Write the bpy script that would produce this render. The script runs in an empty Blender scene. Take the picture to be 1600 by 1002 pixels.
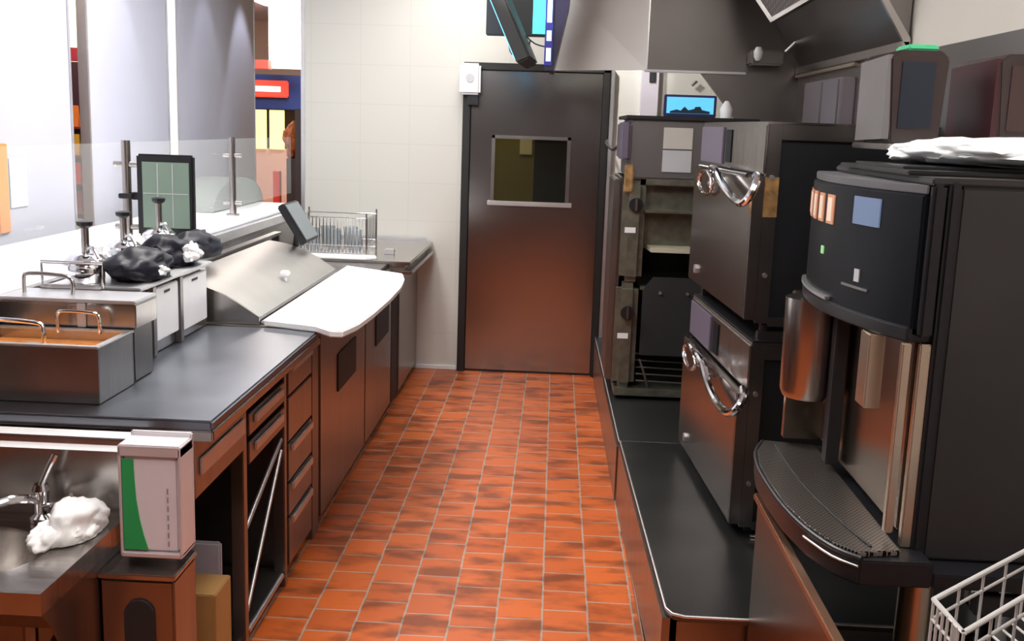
import bpy, bmesh, math, random
from mathutils import Matrix, Vector
S = bpy.context.scene
C = S.collection
R = math.radians
random.seed(7)
# ---------------- camera ----------------
cam = bpy.data.cameras.new('camera'); cam.lens = 37.125; cam.sensor_width = 36; cam.clip_start = .05
camo = bpy.data.objects.new('camera', cam); C.objects.link(camo)
f_, vx, vy, roll = 1650.0, 872, 200, R(2.3)          # aisle vanishing point and roll
dY = Vector((vx-800, 501-vy, -f_)).normalized()
up = Vector((math.sin(roll), math.cos(roll), 0)); dZ = (up-dY*up.dot(dY)).normalized(); dX = dY.cross(dZ)
M = Matrix((dX, dY, dZ)).to_4x4(); M.translation = (0, 0, 1.67)
camo.matrix_world = M
S.camera = camo
# ---------------- view, world ----------------
S.view_settings.view_transform = 'Standard'; S.view_settings.look = 'None'
S.view_settings.exposure = -0.12; S.view_settings.gamma = 1; S.view_settings.use_curve_mapping = False
W = bpy.data.worlds.new('world'); S.world = W; W.use_nodes = True
W.node_tree.nodes['Background'].inputs[0].default_value = (.75, .78, .85, 1)
W.node_tree.nodes['Background'].inputs[1].default_value = .12
# ---------------- lights (ceiling troffers, track spots and added fill lamps) ----------------
def area(x, y, z, sx, sy, p, col=(1, .97, .92), rot=(0, 0, 0)):
    l = bpy.data.lights.new('ceiling_lamp', 'AREA'); l.shape = 'RECTANGLE'; l.size = sx; l.size_y = sy; l.energy = p; l.color = col
    o = bpy.data.objects.new('ceiling_lamp', l); o.location = (x, y, z); o.rotation_euler = rot; C.objects.link(o); return o
TROFF = [(-1.3, 4.75, 50), (-.6, 3.6, 27), (-.55, 6.2, 17), (-1.1, 2.0, 16), (.85, 1.9, 14), (-.2, .4, 10)]  # the right-hand lamp is added to brighten the bag and machine top
for (x, y, p) in TROFF: area(x, y, 2.83, .56, 1.16, p)
for (x, y, p) in [(-3.6, 4.5, 30), (-3.2, 7.6, 30), (-4.5, 10.5, 70), (-2.9, 12.0, 50)]: area(x, y, 2.93, 1.1, 1.1, p, (1, .95, .9))
def spot(x, y, z, tx, ty, tz, p, ang=50, col=(.86, .88, 1)):
    l = bpy.data.lights.new('track_and_fill_spot', 'SPOT'); l.energy = p; l.spot_size = R(ang); l.spot_blend = .35; l.shadow_soft_size = .04; l.color = col
    o = bpy.data.objects.new('track_and_fill_spot', l); o.location = (x, y, z); C.objects.link(o)
    o.rotation_euler = (Vector((tx, ty, tz))-Vector((x, y, z))).to_track_quat('-Z', 'Y').to_euler(); return o
for y, p in ((4.8, 6), (5.45, 26), (6.9, 12), (7.7, 36)): spot(-2.0, y, 2.86, -2.29, y+.08, 1.2, p, 50)
spot(-.25, 6.3, 2.8, .72, 7.1, 1.95, 240, 60, (1, .98, .93))  # added fill spot, brightens the wall right of the door
spot(-.75, 4.9, 2.8, .25, 5.98, 2.25, 130, 34, (1, .98, .95))  # added fill spot, brightens the hood chamfer
# ---------------- materials ----------------
MATS = {}
def mat(name, col, rough=.5, metal=0, noise=0, nscale=8, stretch=None, bump=0, emit=0, ecol=None, trans=0, alpha=1, coat=0, spec=.5, rvar=0, dark=None):
    if name in MATS: return MATS[name]
    m = bpy.data.materials.new(name); m.use_nodes = True; nt = m.node_tree; b = nt.nodes['Principled BSDF']
    b.inputs['Base Color'].default_value = (*col, 1); b.inputs['Roughness'].default_value = rough; b.inputs['Metallic'].default_value = metal
    b.inputs['Specular IOR Level'].default_value = spec; b.inputs['Coat Weight'].default_value = coat
    if trans: b.inputs['Transmission Weight'].default_value = trans; b.inputs['IOR'].default_value = 1.1
    if alpha < 1: b.inputs['Alpha'].default_value = alpha
    if emit: b.inputs['Emission Color'].default_value = (*(ecol or col), 1); b.inputs['Emission Strength'].default_value = emit
    tc = nt.nodes.new('ShaderNodeTexCoord'); mp = nt.nodes.new('ShaderNodeMapping'); nz = nt.nodes.new('ShaderNodeTexNoise')
    nt.links.new(tc.outputs['Object'], mp.inputs[0]); nt.links.new(mp.outputs[0], nz.inputs['Vector'])
    nz.inputs['Scale'].default_value = nscale; nz.inputs['Detail'].default_value = 4
    if stretch: mp.inputs['Scale'].default_value = stretch
    v = noise or .04
    cr = nt.nodes.new('ShaderNodeValToRGB')
    d = dark or tuple(c*(1-v) for c in col)
    cr.color_ramp.elements[0].color = (*d, 1); cr.color_ramp.elements[1].color = (*(min(1, c*(1+v*.5)) for c in col), 1)
    cr.color_ramp.elements[0].position = .3; cr.color_ramp.elements[1].position = .7
    nt.links.new(nz.outputs['Fac'], cr.inputs[0]); nt.links.new(cr.outputs[0], b.inputs['Base Color'])
    if rvar:
        mr = nt.nodes.new('ShaderNodeMapRange'); mr.inputs['To Min'].default_value = max(.03, rough-rvar); mr.inputs['To Max'].default_value = rough+rvar
        nt.links.new(nz.outputs['Fac'], mr.inputs['Value']); nt.links.new(mr.outputs[0], b.inputs['Roughness'])
    if bump:
        bp = nt.nodes.new('ShaderNodeBump'); bp.inputs['Strength'].default_value = bump; bp.inputs['Distance'].default_value = .002
        nt.links.new(nz.outputs['Fac'], bp.inputs['Height']); nt.links.new(bp.outputs[0], b.inputs['Normal'])
    MATS[name] = m; return m
steel = mat('brushed_steel', (.50, .47, .45), .24, 1, .12, 6, (1, 12, 1), .15, rvar=.06)
steel_top = mat('worktop_steel', (.24, .255, .295), .33, 1, .15, 3, (1, 1, 1), .1, rvar=.07)
steel_dark = mat('dull_steel', (.28, .26, .25), .33, 1, .15, 5, None, .1)
steel_lite = mat('satin_steel', (.74, .74, .76), .38, 1, .08, 6, None, .05)
steel_door = mat('door_steel', (.36, .345, .345), .2, 1, .06, 1.2, (1, 1, .6), 0, rvar=.03)
steel_cab = mat('cabinet_steel', (.33, .30, .28), .30, 1, .12, 3, (1, 6, .5), .1)
steel_hood = mat('hood_steel', (.25, .23, .22), .34, 1, .1, 2, None, .05)
chrome = mat('chrome', (.86, .86, .88), .09, 1)
black = mat('black_plastic', (.014, .014, .017), .35)
blackm = mat('matt_black', (.02, .02, .022), .6)
gloss = mat('glossy_black_panel', (.006, .008, .012), .38, spec=.15)
charcoal = mat('charcoal_enamel', (.035, .033, .035), .48, 0, .2, 3)
oven_side = mat('black_enamel', (.014, .016, .02), .4, 0, .2, 3)
rubber = mat('black_rubber', (.012, .011, .011), .5)
white_wall = mat('cream_wall_paint', (.62, .59, .54), .45, 0, .04, 3)
white_pl = mat('white_plastic', (.86, .86, .88), .35)
board_m = mat('white_cutting_board', (.93, .93, .93), .45, 0, .02, 20)
screen_panel = mat('pale_lilac_panel', (.49, .49, .58), .6, 0, .03, 2)
lilac = mat('lilac_plastic', (.13, .11, .155), .4)
olive = mat('olive_grey_metal', (.25, .25, .20), .38, .8, .3, 18)
cream = mat('cream_metal', (.72, .68, .52), .4, .3)
green_l = mat('green_print', (.03, .42, .12), .4)
soup = mat('orange_soup', (.72, .27, .07), .35, 0, .25, 30)
cloth_m = mat('white_cloth', (.88, .87, .87), .85, 0, .1, 30, None, .5)
bag_m = mat('white_bag_plastic', (.93, .95, .96), .4, 0, .06, 12, None, .3)
blackbag = mat('black_bag_plastic', (.012, .012, .02), .5, 0, .3, 12, None, .3, spec=.25)
orange_t = mat('orange_trim', (.75, .28, .06), .5)
ceil_m = mat('white_ceiling', (.78, .78, .76), .8)
green_e = mat('green_lid', (.08, .62, .30), .35)
smoke = mat('smoked_plastic', (.035, .022, .022), .2)
greyclear = mat('grey_clear_plastic', (.17, .16, .165), .35)
rust = mat('rusty_label', (.38, .22, .08), .6, 0, .6, 25)
paper = mat('grey_paper', (.50, .52, .55), .7)
brownp = mat('brown_cardboard', (.42, .22, .07), .7, 0, .15, 6)
goldst = mat('warm_steel_trim', (.78, .68, .55), .3, 1)
diffuser = mat('lamp_diffuser', (1, 1, 1), .5, emit=4.5, ecol=(1, .98, .95))
diffuser2 = mat('shop_lamp_diffuser', (1, 1, 1), .5, emit=7, ecol=(1, .95, .88))
glass = mat('clear_glass', (.93, .97, .97), .02, trans=0, alpha=.10)
doorglass = mat('door_window_glass', (.04, .04, .03), .05, 0, alpha=.12)

def tile_mat():
    m = bpy.data.materials.new('quarry_tile'); m.use_nodes = True; nt = m.node_tree; N = nt.nodes; L = nt.links; b = N['Principled BSDF']
    tc = N.new('ShaderNodeTexCoord'); sp = N.new('ShaderNodeSeparateXYZ'); cb = N.new('ShaderNodeCombineXYZ')
    L.new(tc.outputs['Object'], sp.inputs[0])
    ax = N.new('ShaderNodeMath'); ax.operation = 'ADD'; ax.inputs[1].default_value = 0.146; L.new(sp.outputs['X'], ax.inputs[0])
    L.new(sp.outputs['Y'], cb.inputs['X']); L.new(ax.outputs[0], cb.inputs['Y'])
    br = N.new('ShaderNodeTexBrick'); L.new(cb.outputs[0], br.inputs['Vector'])
    br.offset = .5; br.inputs['Scale'].default_value = 1; br.inputs['Brick Width'].default_value = .158; br.inputs['Row Height'].default_value = .158
    br.inputs['Mortar Size'].default_value = .0045; br.inputs['Mortar Smooth'].default_value = .3; br.inputs['Bias'].default_value = 0
    br.inputs['Color1'].default_value = (.64, .135, .026, 1); br.inputs['Color2'].default_value = (.50, .100, .021, 1); br.inputs['Mortar'].default_value = (.44, .31, .24, 1)
    mp = N.new('ShaderNodeMapping'); mp.inputs['Scale'].default_value = (3.6, 7.5, 1); L.new(tc.outputs['Object'], mp.inputs[0])
    b2 = N.new('ShaderNodeTexBrick'); L.new(cb.outputs[0], b2.inputs['Vector']); b2.offset = .5
    for k_, v_ in (('Scale', 1), ('Brick Width', .158), ('Row Height', .158), ('Mortar Size', 0)): b2.inputs[k_].default_value = v_
    b2.inputs['Color1'].default_value = (0, 0, 0, 1); b2.inputs['Color2'].default_value = (1, 1, 1, 1)
    wm = N.new('ShaderNodeMath'); wm.operation = 'MULTIPLY'; wm.inputs[1].default_value = 7; L.new(b2.outputs['Color'], wm.inputs[0])
    nz = N.new('ShaderNodeTexNoise'); nz.noise_dimensions = '4D'; L.new(wm.outputs[0], nz.inputs['W']); nz.inputs['Scale'].default_value = 1.3; nz.inputs['Detail'].default_value = 5; L.new(mp.outputs[0], nz.inputs['Vector'])
    cr = N.new('ShaderNodeValToRGB'); cr.color_ramp.elements[0].position = .38; cr.color_ramp.elements[0].color = (.34, .36, .42, 1)
    cr.color_ramp.elements[1].position = .53; cr.color_ramp.elements[1].color = (1, 1, 1, 1); L.new(nz.outputs['Fac'], cr.inputs[0])
    mx = N.new('ShaderNodeMix'); mx.data_type = 'RGBA'; mx.blend_type = 'MULTIPLY'; mx.inputs[0].default_value = .85
    L.new(br.outputs['Color'], mx.inputs[6]); L.new(cr.outputs[0], mx.inputs[7]); L.new(mx.outputs[2], b.inputs['Base Color'])
    bp = N.new('ShaderNodeBump'); bp.inputs['Strength'].default_value = .5; bp.inputs['Distance'].default_value = .002; bp.invert = True
    L.new(br.outputs['Fac'], bp.inputs['Height']); L.new(bp.outputs[0], b.inputs['Normal'])
    b.inputs['Roughness'].default_value = .36; b.inputs['Specular IOR Level'].default_value = .35
    return m
def wall_tile():
    m = bpy.data.materials.new('cream_wall_tile'); m.use_nodes = True; nt = m.node_tree; N = nt.nodes; L = nt.links; b = N['Principled BSDF']
    tc = N.new('ShaderNodeTexCoord'); sp = N.new('ShaderNodeSeparateXYZ'); cb = N.new('ShaderNodeCombineXYZ'); L.new(tc.outputs['Object'], sp.inputs[0])
    L.new(sp.outputs['X'], cb.inputs['X']); L.new(sp.outputs['Z'], cb.inputs['Y'])
    br = N.new('ShaderNodeTexBrick'); L.new(cb.outputs[0], br.inputs['Vector']); br.offset = 0
    br.inputs['Scale'].default_value = 1; br.inputs['Brick Width'].default_value = .33; br.inputs['Row Height'].default_value = .255; br.inputs['Mortar Size'].default_value = .003
    br.inputs['Color1'].default_value = (.66, .64, .59, 1); br.inputs['Color2'].default_value = (.67, .65, .60, 1); br.inputs['Mortar'].default_value = (.62, .60, .56, 1)
    L.new(br.outputs['Color'], b.inputs['Base Color']); b.inputs['Roughness'].default_value = .4
    return m
def grid_mat(name, base, line, sc, metal=.9, rough=.35):
    m = bpy.data.materials.new(name); m.use_nodes = True; nt = m.node_tree; N = nt.nodes; L = nt.links; b = N['Principled BSDF']
    tc = N.new('ShaderNodeTexCoord'); ch = N.new('ShaderNodeTexBrick'); L.new(tc.outputs['Object'], ch.inputs['Vector'])
    ch.offset = .5; ch.inputs['Scale'].default_value = 1; ch.inputs['Brick Width'].default_value = sc; ch.inputs['Row Height'].default_value = sc*.6; ch.inputs['Mortar Size'].default_value = sc*.13
    ch.inputs['Color1'].default_value = (*base, 1); ch.inputs['Color2'].default_value = (*base, 1); ch.inputs['Mortar'].default_value = (*line, 1)
    L.new(ch.outputs['Color'], b.inputs['Base Color']); b.inputs['Metallic'].default_value = metal; b.inputs['Roughness'].default_value = rough
    return m
tile = tile_mat(); walltile = wall_tile()
grate_m = grid_mat('perforated_grate', (.02, .02, .02), (.45, .41, .38), .012)
mesh_m = grid_mat('filter_mesh', (.05, .04, .04), (.13, .11, .11), .016, .2, .6)

# ---------------- mesh helpers ----------------
class MB:
    def __init__(s): s.bm = bmesh.new(); s.soft = False
    def add(s, bm2, m=None):
        if m is not None: bm2.transform(m)
        me = bpy.data.meshes.new('t'); bm2.to_mesh(me); s.bm.from_mesh(me); bpy.data.meshes.remove(me); bm2.free(); return s
    def box(s, x0, x1, y0, y1, z0, z1, bev=.003, m=None):
        b = bmesh.new(); bmesh.ops.create_cube(b, size=1)
        for v in b.verts: v.co = Vector(((x0+x1)/2+v.co.x*(x1-x0), (y0+y1)/2+v.co.y*(y1-y0), (z0+z1)/2+v.co.z*(z1-z0)))
        bev = min(bev, .3*min(abs(x1-x0), abs(y1-y0), abs(z1-z0)))
        if bev > 0: bmesh.ops.bevel(b, geom=list(b.edges), offset=bev, segments=2, affect='EDGES', clamp_overlap=True)
        return s.add(b, m)
    def prism(s, pts, a0, a1, axis='z', bev=0, m=None):
        """polygon pts extruded along axis from a0 to a1; pts are the other two coords in xyz order"""
        b = bmesh.new(); n = len(pts)
        def P(p, a): return {'z': (p[0], p[1], a), 'y': (p[0], a, p[1]), 'x': (a, p[0], p[1])}[axis]
        v0 = [b.verts.new(P(p, a0)) for p in pts]; v1 = [b.verts.new(P(p, a1)) for p in pts]
        b.faces.new(v0); b.faces.new(v1[::-1])
        for i in range(n): b.faces.new((v0[i], v1[i], v1[(i+1) % n], v0[(i+1) % n]))
        bmesh.ops.recalc_face_normals(b, faces=b.faces)
        if bev: bmesh.ops.bevel(b, geom=list(b.edges), offset=bev, segments=2, affect='EDGES', clamp_overlap=True)
        return s.add(b, m)
    def hexa(s, q0, q1):
        """two quads joined"""
        b = bmesh.new(); v0 = [b.verts.new(p) for p in q0]; v1 = [b.verts.new(p) for p in q1]
        b.faces.new(v0); b.faces.new(v1[::-1])
        for i in range(4): b.faces.new((v0[i], v1[i], v1[(i+1) % 4], v0[(i+1) % 4]))
        bmesh.ops.recalc_face_normals(b, faces=b.faces); return s.add(b)
    def cyl(s, p0, p1, r, r1=None, n=20):
        p0, p1 = Vector(p0), Vector(p1); d = p1-p0; b = bmesh.new()
        bmesh.ops.create_cone(b, cap_ends=True, segments=n, radius1=r, radius2=r if r1 is None else r1, depth=d.length)
        q = d.to_track_quat('Z', 'Y').to_matrix().to_4x4(); q.translation = (p0+p1)/2
        return s.add(b, q)
    def lathe(s, prof, c, n=24):
        b = bmesh.new(); rings = []
        for (r, z) in prof: rings.append([b.verts.new((c[0]+max(r, .0005)*math.cos(2*math.pi*k/n), c[1]+max(r, .0005)*math.sin(2*math.pi*k/n), c[2]+z)) for k in range(n)])
        for a, d in zip(rings, rings[1:]):
            for k in range(n): b.faces.new((a[k], a[(k+1) % n], d[(k+1) % n], d[k]))
        b.faces.new(rings[0][::-1]); b.faces.new(rings[-1]); bmesh.ops.recalc_face_normals(b, faces=b.faces); return s.add(b)
    def tube(s, pts, r, n=10, sm=3, closed=False):
        P = [Vector(p) for p in pts]
        if sm > 1 and len(P) > 2:
            Q = []; m = len(P); rng = range(m if closed else m-1)
            for i in rng:
                a, b_, c, d = (P[(i-1) % m] if closed or i > 0 else P[0]), P[i], P[(i+1) % m], (P[(i+2) % m] if closed or i+2 < m else P[-1])
                for k in range(sm):
                    t = k/sm; Q.append(.5*((2*b_)+(c-a)*t+(2*a-5*b_+4*c-d)*t*t+(3*b_-a-3*c+d)*t**3))
            if not closed: Q.append(P[-1])
            P = Q
        b = bmesh.new(); rings = []; m = len(P); nrm = None
        for i, p in enumerate(P):
            t = ((P[(i+1) % m] if closed or i < m-1 else p)-(P[i-1] if closed or i > 0 else p)).normalized()
            if nrm is None: nrm = t.orthogonal().normalized()
            nrm = (nrm-t*nrm.dot(t)).normalized(); bi = t.cross(nrm)
            rings.append([b.verts.new(p+r*(nrm*math.cos(2*math.pi*k/n)+bi*math.sin(2*math.pi*k/n))) for k in range(n)])
        rr = list(zip(rings, rings[1:]))+([(rings[-1], rings[0])] if closed else [])
        for a, d in rr:
            for k in range(n): b.faces.new((a[k], a[(k+1) % n], d[(k+1) % n], d[k]))
        if not closed: b.faces.new(rings[0][::-1]); b.faces.new(rings[-1])
        bmesh.ops.recalc_face_normals(b, faces=b.faces); return s.add(b)
    def blob(s, c, r, seed=0, amp=.25, flat=-1, fr=2.0, sub=4):
        from mathutils import noise
        s.soft = True; b = bmesh.new(); bmesh.ops.create_icosphere(b, subdivisions=sub, radius=1)
        for v in b.verts:
            n = v.co.normalized(); d = 1+amp*noise.noise(n*fr*.6+Vector((seed*7.1, seed, 3)))+amp*.5*noise.noise(n*fr*1.8+Vector((seed, 9, seed*3)))+amp*.25*abs(noise.noise(n*fr*4+Vector((seed, 2, 5))))
            v.co = Vector((n.x*r[0]*d, n.y*r[1]*d, max(n.z*r[2]*d, flat*r[2])))+Vector(c)
        return s.add(b)
ROOT = {}
def obj(name, mb, m, parent=None, smooth=True, world=True):
    if parent is not None and world:
        r = parent
        while r.parent: r = r.parent
        mb.bm.transform(ROOT[r.name].inverted())
    me = bpy.data.meshes.new(name); mb.bm.to_mesh(me); mb.bm.free(); me.materials.append(m)
    if smooth:
        for p in me.polygons: p.use_smooth = True
        me.set_sharp_from_angle(angle=R(75 if mb.soft else 35))
    o = bpy.data.objects.new(name, me); C.objects.link(o)
    if parent is not None: o.parent = parent
    return o
def setl(o, label, cat, group=None):
    o['label'] = label; o['category'] = cat
    if group: o['group'] = group
    return o
def thing(name, label, cat, loc=(0, 0, 0), rz=0, group=None):
    o = bpy.data.objects.new(name, None); C.objects.link(o); o.location = loc; o.rotation_euler = (0, 0, rz); o.empty_display_size = .05
    mm = Matrix.Rotation(rz, 4, 'Z'); mm.translation = loc; ROOT[o.name] = mm
    return setl(o, label, cat, group)
def single(name, mb, m, label, cat, group=None): return setl(obj(name, mb, m), label, cat, group)
def struct(name, mb, m, parent=None):
    o = obj(name, mb, m, parent)
    if parent is None: o['kind'] = 'structure'
    return o
def copyt(root, loc, rz=None, label=None):
    r = root.copy(); C.objects.link(r); r.location = loc
    if rz is not None: r.rotation_euler = (0, 0, rz)
    if label: r['label'] = label
    for ch in list(root.children):
        c = ch.copy(); C.objects.link(c); c.parent = r
        for g in list(ch.children):
            d = g.copy(); C.objects.link(d); d.parent = c
    return r
B = lambda *a, **k: MB().box(*a, **k)

# ================= SETTING =================
struct('floor', B(-7.0, 1.5, -2.2, 15, -.08, 0, bev=0), tile)
struct('ceiling', B(-7.0, 1.5, -2.2, 15, 3.0, 3.08, bev=0), ceil_m)
struct('wall_far', MB().box(-1.69, -.632, 7.12, 7.27, 0, 3, bev=0).box(.33, 1.45, 7.12, 7.27, 0, 3, bev=0).box(-.632, .33, 7.12, 7.27, 2.06, 3, bev=0), walltile)
struct('wall_right', B(1.3, 1.45, -2.2, 7.12, 0, 3, bev=0), white_wall)
struct('wall_back', B(-7.0, 1.5, -2.3, -2.2, 0, 3, bev=0), mat('dark_back_wall', (.10, .09, .085), .6))
struct('wall_shop', B(-7.0, 1.5, 15, 15.1, 0, 3, bev=0), mat('shop_wall_paint', (.85, .72, .60), .6))
struct('wall_left', B(-7.1, -7.0, -2.2, 15, 0, 3, bev=0), white_wall)
struct('trim_1', MB().box(-1.715, -1.69, 7.10, 7.29, 0, 3, bev=.002), steel_lite)           # wall end cap
struct('trim_2', MB().box(-1.78, -1.72, 7.2, 7.27, 0, 1.74, bev=.002), mat('dark_brown_post', (.05, .03, .025), .5))
struct('baseboard_far', MB().box(-.92, -.64, 7.105, 7.119, 0, .03).box(.36, .40, 7.105, 7.119, 0, .03), white_pl)

# ---- steel swing door with window ----
d = thing('door_1', 'wide brushed steel kitchen door with small square window and black frame', 'door', (-.15, 7.12, 0)); d['kind'] = 'structure'
obj('door_frame', MB().box(-.632, -.583, 7.07, 7.2, 0, 2.06).box(.285, .33, 7.07, 7.2, 0, 2.06).box(-.632, .33, 7.07, 7.2, 2.03, 2.075).box(-.583, .285, 7.1, 7.2, 0, .012), rubber, d)
lf = obj('door_leaf', MB().box(-.578, -.415, 7.10, 7.15, .014, 2.025).box(.068, .282, 7.10, 7.15, .014, 2.025).box(-.415, .068, 7.10, 7.15, .014, 1.175).box(-.415, .068, 7.10, 7.15, 1.590, 2.025), steel_door, d)
obj('window_frame', MB().box(-.435, -.412, 7.085, 7.1, 1.16, 1.61).box(.065, .09, 7.085, 7.1, 1.16, 1.61).box(-.435, .09, 7.085, 7.1, 1.588, 1.61), steel_dark, lf)
obj('window_sill', MB().box(-.455, .11, 7.07, 7.1, 1.148, 1.178), steel_lite, lf)
obj('window_pane', MB().box(-.412, .065, 7.12, 7.126, 1.178, 1.588, bev=0), doorglass, lf)
# corridor behind the door seen through its window
struct('wall_corridor', B(-1.6, 1.4, 8.6, 8.7, 0, 3, bev=0), mat('olive_corridor_wall', (.20, .18, .05), .7))
o = single('dark_cabinet', MB().box(-.17, .45, 8.0, 8.5, 0, 2.0), black, 'tall black cabinet seen through the steel door window', 'cabinet')
o = single('notice_sheet', B(-.30, -.2, 8.585, 8.599, 1.45, 1.75), mat('pale_notice', (.7, .68, .4), .7), 'pale notice sheet on the olive wall behind the door window', 'notice')
area(-.6, 7.9, 2.9, .3, .3, 7, (1, .9, .5))
s = thing('door_sensor', 'white rectangular box mounted on upper left corner of steel door frame', 'sensor', (-.58, 7.05, 1.96))
obj('housing', B(-.652, -.515, 7.0, 7.068, 1.865, 2.065, bev=.015), white_pl, s)
obj('marking', MB().cyl((-.583, 6.996, 1.97), (-.583, 7.002, 1.97), .028), mat('grey_mark', (.55, .55, .58), .4), s)
obj('bracket', MB().box(-.60, -.53, 7.03, 7.068, 1.80, 1.864), black, s)

# ---- ceiling fixtures (above the frame; the right-hand kitchen one is added) ----
t0 = None
for i, (x, y, p) in enumerate(TROFF):
    if t0 is None:
        t0 = thing('ceiling_light', 'recessed rectangular ceiling light over the kitchen', 'ceiling light', (x, y, 2.9), 0, 'kitchen ceiling lights')
        obj('housing', MB().box(x-.3, x+.3, y-.6, y+.6, 2.9, 2.998), white_pl, t0)
        obj('diffuser', MB().box(x-.28, x+.28, y-.58, y+.58, 2.885, 2.899), diffuser, t0)
    else: copyt(t0, (x, y, 2.9))
t1 = None
for (x, y) in [(-3.6, 4.5), (-3.2, 7.6), (-4.5, 10.5), (-2.9, 12.0)]:
    if t1 is None:
        t1 = thing('ceiling_light', 'square ceiling light panel over the shop floor', 'ceiling light', (x, y, 2.96), 0, 'shop ceiling lights')
        obj('diffuser', MB().box(x-.55, x+.55, y-.55, y+.55, 2.95, 2.965), diffuser2, t1)
        obj('frame', MB().box(x-.6, x+.6, y-.6, y+.6, 2.967, 2.998), white_pl, t1)
    else: copyt(t1, (x, y, 2.96))

# ================= LEFT: partition panels, shop =================
PAN = [(2.2, 4.985, 'pale lilac partition panel nearest the camera beside the hand sink'), (5.19, 6.255, 'pale lilac partition panel behind the order monitor'), (6.40, 8.05, 'pale lilac partition panel beside the bright shop opening')]
for (a, b, lb) in PAN:
    p = thing('partition_panel', lb, 'partition panel', (-2.32, a, 0))
    obj('panel', B(-2.34, -2.30, a, b, .0, 2.998), screen_panel, p)
    obj('edge_line', MB().box(-2.345, -2.292, b, b+.012, 0, 2.998).box(-2.345, -2.292, a-.012, a, 0, 2.998), steel_lite, p)
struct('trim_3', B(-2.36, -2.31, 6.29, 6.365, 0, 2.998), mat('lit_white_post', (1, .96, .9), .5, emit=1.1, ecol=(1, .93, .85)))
p = thing('wall_poster', 'small pale blue notice with orange edge on the nearest panel', 'poster', (-2.29, 4.3, 1.4))
obj('sheet', B(-2.298, -2.294, 4.385, 4.53, 1.26, 1.47), mat('pale_blue_sheet', (.62, .78, .86), .6), p)
obj('edge_strip', B(-2.298, -2.29, 4.28, 4.365, 1.16, 1.53), orange_t, p)
# shop shelf of packets seen through the narrow gap
sh = thing('shop_shelf', 'tall dark shop shelf of snacks seen through the narrow gap', 'shelf', (-4.5, 10, 0))
obj('back_panel', B(-5.0, -4.1, 10.3, 10.34, 0, 2.145), mat('dark_plum_panel', (.05, .02, .03), .6), sh)
for z in (.45, .72, .99, 1.26, 1.53): obj('shelf_board', B(-5.0, -4.1, 10.02, 10.3, z-.02, z), mat('dark_red_shelf', (.25, .03, .03), .5), sh)
cols = [('red', (.65, .05, .03)), ('yellow', (.8, .55, .06)), ('orange', (.8, .25, .05)), ('cream', (.75, .65, .45)), ('maroon', (.25, .02, .05))]
k = 0; protos = {}
for zi, z in enumerate((.45, .72, .99, 1.26, 1.53)):
    for xi in range(5):
        cn, cc = cols[(k*3+zi) % 5]; k += 1; x = -4.78+xi*.145
        g = MB(); g.hexa([(x-.06, 10.06, z+.001), (x+.06, 10.06, z+.001), (x+.06, 10.12, z+.001), (x-.06, 10.12, z+.001)], [(x-.055, 10.085, z+.2), (x+.055, 10.085, z+.2), (x+.055, 10.095, z+.2), (x-.055, 10.095, z+.2)])
        rown = ['lowest', 'second', 'middle', 'fourth', 'top'][zi]; pos = ['first', 'second', 'third', 'fourth', 'last'][xi]
        single('snack_packet', g, mat('packet_'+cn, cc, .35), f'{cn} snack packet, {pos} from left on the {rown} shelf beyond the gap', 'packet', 'snack packets on the shop shelf')
single('shop_banner', B(-5.0, -4.1, 10.3, 10.33, 2.15, 2.28), mat('dark_red_banner', (.35, .03, .05), .5), 'dark red banner above the snack shelf beyond the narrow gap', 'banner')
single('shop_pillar', B(-5.1, -3.9, 10.9, 11.1, 0, 2.99), mat('warm_cream_pillar', (.85, .72, .42), .6), 'cream pillar behind the snack shelf', 'pillar')
# shop front seen through the wider opening
k_ = thing('shop_kiosk', 'shop kiosk with dark blue fascia and glowing yellow windows', 'kiosk', (-3.4, 13, 0))
obj('counter', B(-4.3, -2.6, 13.0, 13.6, 0, 1.3), mat('pale_pink_counter', (.75, .5, .4), .5), k_)
obj('fascia', B(-4.3, -2.6, 12.95, 13.6, 1.78, 2.19), mat('navy_fascia', (.02, .05, .22), .4), k_)
sg = obj('sign', B(-3.75, -3.27, 12.90, 12.949, 1.92, 2.12, bev=.02), mat('lit_red_sign', (.8, .06, .04), .4, emit=.6, ecol=(.9, .1, .06)), k_)
obj('sign_stripe', B(-3.7, -3.36, 12.885, 12.899, 1.985, 2.05), mat('lit_white_stripe', (1, .9, .85), .4, emit=1.3, ecol=(1, .9, .85)), sg)
obj('lit_window', B(-3.82, -3.56, 12.97, 12.999, 1.3, 1.77), mat('lit_yellow', (1, .85, .3), .4, emit=1.5, ecol=(1, .82, .3)), k_)
obj('lit_window', B(-3.52, -3.34, 12.97, 12.999, 1.3, 1.77), MATS['lit_yellow'], k_)
obj('window_back', B(-4.3, -2.6, 13.5, 13.58, 1.3, 1.78), MATS['dark_plum_panel'], k_)
single('shop_beam', B(-4.6, -3.32, 12.2, 12.35, 2.22, 2.32), mat('red_beam', (.7, .1, .08), .5), 'red horizontal beam above the blue kiosk fascia', 'beam')
single('light_box', B(-3.42, -3.02, 12.6, 12.7, 2.25, 2.98), mat('lit_white_box', (1, .95, .85), .5, emit=2.2, ecol=(1, .93, .82)), 'bright white light box hanging beside the cream slats over the shop', 'light box')
for i, z in enumerate((2.40, 2.50, 2.60, 2.70)):
    single('ceiling_slat', B(-4.6, -3.5, 11.9, 12.0, z, z+.035), mat('cream_slat', (.72, .60, .50), .6), ['lowest', 'second lowest', 'third', 'highest'][i]+' cream slat above the red shop beam', 'slat', 'cream slats over the shop')
single('display_stand', B(-2.44, -2.34, 9.55, 9.65, 0, 1.32), charcoal, 'dark stand under the orange brown display beyond the glass', 'stand')
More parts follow.
